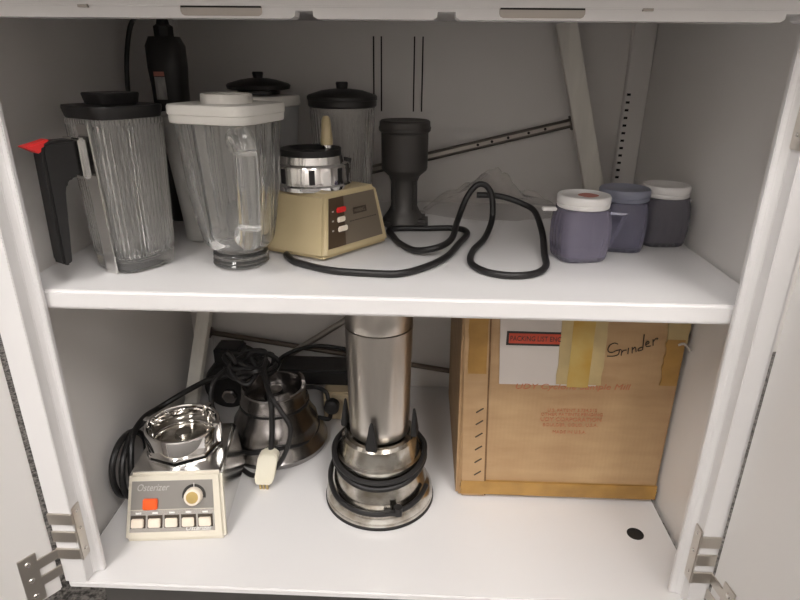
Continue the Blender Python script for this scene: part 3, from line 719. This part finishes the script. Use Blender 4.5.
MB().lathe([(0, .1590), (.0425, .1590), (.0432, .1600), (.0432, .1900), (.0410, .2070), (.0330, .2180), (0, .2220)], 72).build('lid', M['brushed'], SJ)

# ------------------------------------------------------------------ cardboard box
BXO = Vector((.0945, .157, 0))
CBX = thing('cardboard_box', 'worn brown cardboard carton taped at the edges and marked Grinder by hand', 'box', BXO)
def jitter(v, a): return Vector((v[0]+a*mn.noise(Vector(v)*9), v[1]+a*mn.noise(Vector(v)*7+Vector((3, 1, 2))), v[2]))
W, H, D = .2815, .3300, .2800
bm = MB(); nx, nzv = 16, 16
rings = []
for k in range(nzv+1):
    z = H*k/nzv; ring = []
    pin = .0032*math.sin(PI*k/nzv)
    lean = -.0035*k/nzv
    for i in range(nx): ring.append((lean+W*i/nx-lean*i/nx, -.0015*math.sin(PI*i/nx)*math.sin(PI*k/nzv), z))
    for i in range(8): ring.append((W, D*i/8, z))
    for i in range(nx): ring.append((W-(W-lean)*i/nx, D, z))
    for i in range(8): ring.append((lean, D-D*i/8, z))
    rings.append(ring)
bm.loft(rings)
carton = bm.build('carton', M['kraft'], CBX, bevel=.004, bseg=2)
def fx_(x): return x-BXO.x
def slab(name, x0, x1, z0, z1, m, parent, y0=-.0018, y1=.0005, dx=0., rag=0.):
    # thin sheet lying on the front face; dx shifts the bottom edge sideways
    b = MB(); n = 10; r1, r2 = [], []
    for k in range(n+1):
        z = z0+(z1-z0)*k/n; s = dx*(1-k/n)
        ja = rag*mn.noise(Vector((k*1.3, x0*70, 1))); jb = rag*mn.noise(Vector((k*1.7, x1*70, 5)))
        r1.append([(fx_(x0)+s+ja, y0, z), (fx_(x1)+s+jb, y0, z), (fx_(x1)+s+jb, y1, z), (fx_(x0)+s+ja, y1, z)])
    return b.loft(r1).build(name, m, parent)
fl_ = slab('joint_flap', .0925, .1240, .004, .329, M['kraft'], CBX, -.0034, .001, .0100)
slab('crease', .1238, .1262, .004, .329, M['kraft_edge'], CBX, -.0026, .001, .0105, .0012)
for px, pz in ((.1245, .1450), (.1250, .1260), (.1255, .1060), (.1262, .0850), (.1268, .0640), (.1272, .0430)):
    p = Vector((fx_(px-.004), -.0040, pz))
    MB().tube([p+Vector((-.0045, 0, -.0035)), p+Vector((.0045, 0, .0035))], .0009, 6, smooth=False).build('staple', M['staple'], fl_)
tf = slab('joint_tape', .0985, .1225, .2010, .327, M['tape'], CBX, -.0044, -.003, .003, .0015)
lab = slab('packing_slip', .1385, .2640, .1860, .2815, M['paper'], CBX, -.0028, .0005, .0050)
slab('slip_border', .1480, .2235, .2430, .2625, M['black_print'], lab, -.0034, -.0027)
slab('slip_band', .1510, .2235, .2460, .2598, M['label_red'], lab, -.0037, -.0033)
text('PACKING LIST ENC', .0098, M['black_print'], lab, 'slip_lettering', frame((fx_(.1522), -.0039, .2497), (1, 0, 0), (0, 0, 1)), xs=.765)
slab('clear_tape', .2140, .2720, .1885, .327, M['tape3'], CBX, -.0041, -.0024, .003, .002)
slab('center_tape', .2290, .2565, .1850, .327, M['tape2'], CBX, -.0046, -.0035, .002, .0014)
slab('corner_tape', .3500, .3720, .1900, .2560, M['tape'], CBX, -.0030, .0005, 0, .0025)
slab('corner_tape', .3480, .3750, .2480, .327, M['tape3'], CBX, -.0026, .0005, 0, .0025)
b = MB().tube([(fx_(.3640), -.003, .2490), (fx_(.3700), -.006, .2520), (fx_(.3775), -.010, .2440)], .0016, 6); b.build('torn_tape', M['paper'], CBX)
slab('bottom_tape', .1010, .3745, .0075, .0290, M['tape'], CBX, -.0040, -.0005, 0, .002)
RM = lambda x, z: frame((fx_(x), -.0028, z), (1, 0, .022), (0, 0, 1))
text('UDY Cyclone Sample Mill', .0118, M['red_print'], CBX, 'print_title', RM(.1640, .1790), xs=1.20, shear=.2)
for s_, z, sz in (('U.S. PATENT 3,754,312', .1465, .0066), ('OTHER PATENTS PENDING', .1400, .0066), ('UDY CORPORATION', .1315, .0084), ('BOULDER, COLO., U.S.A.', .1235, .0066), ('MADE IN U.S.A.', .1125, .0066)):
    text(s_, sz, M['red_print'], CBX, 'print_line', RM(.2430, z), align='CENTER', xs=1.02)
def hw(zx, zy):
    X, Y = 600+zx/6.67, 310+zy/6.67
    return Vector((fx_(.276+.00122*(X-607)), -.0026, .2450-.00137*(Y-345)+.00004*(X-607)))
strokes = [[(118, 222), (92, 214), (66, 226), (54, 252), (62, 274), (88, 278), (112, 266), (144, 258)], [(134, 262), (130, 292), (100, 304), (56, 304)],
           [(150, 262), (152, 300)], [(152, 280), (162, 266), (182, 262)], [(194, 248), (196, 290)], [(218, 242), (224, 284)], [(222, 260), (238, 242), (250, 276)],
           [(284, 155), (292, 262)], [(288, 242), (266, 250), (262, 268), (288, 262)], [(304, 226), (326, 216), (320, 202), (306, 214), (314, 238), (342, 234)],
           [(350, 190), (358, 232)], [(354, 206), (366, 186), (380, 182), (376, 192)]]
hb_ = MB()
for st_ in strokes: hb_.tube([hw(*p) for p in st_], .00062, 6, n=5)
hb_.build('handwriting', M['ink'], CBX)

# ------------------------------------------------------------------ lights
em = bpy.data.materials.new('lamp_diffuser'); em.use_nodes = True
nt = em.node_tree; nt.nodes.clear()
o_ = nt.nodes.new('ShaderNodeOutputMaterial'); e_ = nt.nodes.new('ShaderNodeEmission')
e_.inputs['Color'].default_value = (1.0, .965, .94, 1); e_.inputs['Strength'].default_value = 16.0
nt.links.new(e_.outputs[0], o_.inputs['Surface'])
LM = mat('lamp_frame', (.75, .73, .7), .5)
for i, (x, y, lb) in enumerate(((-.95, -1.60, 'recessed ceiling light panel above and left of the open cabinet'), (.95, -1.60, 'recessed ceiling light panel above and right of the open cabinet'), (-.95, -3.5, 'recessed ceiling light panel at rear left of the room'), (.95, -3.5, 'recessed ceiling light panel at rear right of the room'))):
    T = thing('ceiling_light', lb, 'ceiling light', (x, y, 2.6))
    MB().box(-.30, .30, -.60, .60, -.030, -.026).build('diffuser', em, T)
    MB().ringsolid([(.33, 0), (.33, -.03), (.30, -.03), (.30, 0)], 4, (0, 0, 0)).build('frame', LM, T, flat=True)
for o in list(bpy.data.objects):
    if o.name.startswith('frame') and o.parent and o.parent.name.startswith('ceiling_light'):
        o.data.transform(Matrix.Rotation(rad(45), 4, 'Z')); o.data.transform(Matrix.Diagonal((1.414, 2.75, 1, 1)))
wd = bpy.data.worlds.new('World'); S.world = wd; wd.use_nodes = True
wd.node_tree.nodes['Background'].inputs['Color'].default_value = (.9, .86, .82, 1)
wd.node_tree.nodes['Background'].inputs['Strength'].default_value = .2

# ------------------------------------------------------------------ camera
R0 = ((.999191, .039122, .009357), (-.023269, .372402, .92778), (-.032812, .927247, -.373011))
right, up, fwd = (Vector(v) for v in (R0[0], R0[1], R0[2]))
# rows of R0 are right, up, forward
cam = bpy.data.cameras.new('camera'); co = bpy.data.objects.new('camera', cam); COL.objects.link(co)
right = Vector(R0[0]).normalized(); fwd = Vector(R0[2]).normalized(); up = right.cross(fwd)
co.matrix_world = Matrix(((right.x, up.x, -fwd.x, .03644), (right.y, up.y, -fwd.y, -.5354), (right.z, up.z, -fwd.z, .57877), (0, 0, 0, 1)))
cam.sensor_width = 36; cam.lens = 595.84/800*36; cam.clip_start = .01
S.camera = co
S.view_settings.view_transform = 'Standard'; S.view_settings.look = 'None'
S.view_settings.gamma = 1; S.view_settings.exposure = 0.39; S.view_settings.use_curve_mapping = False
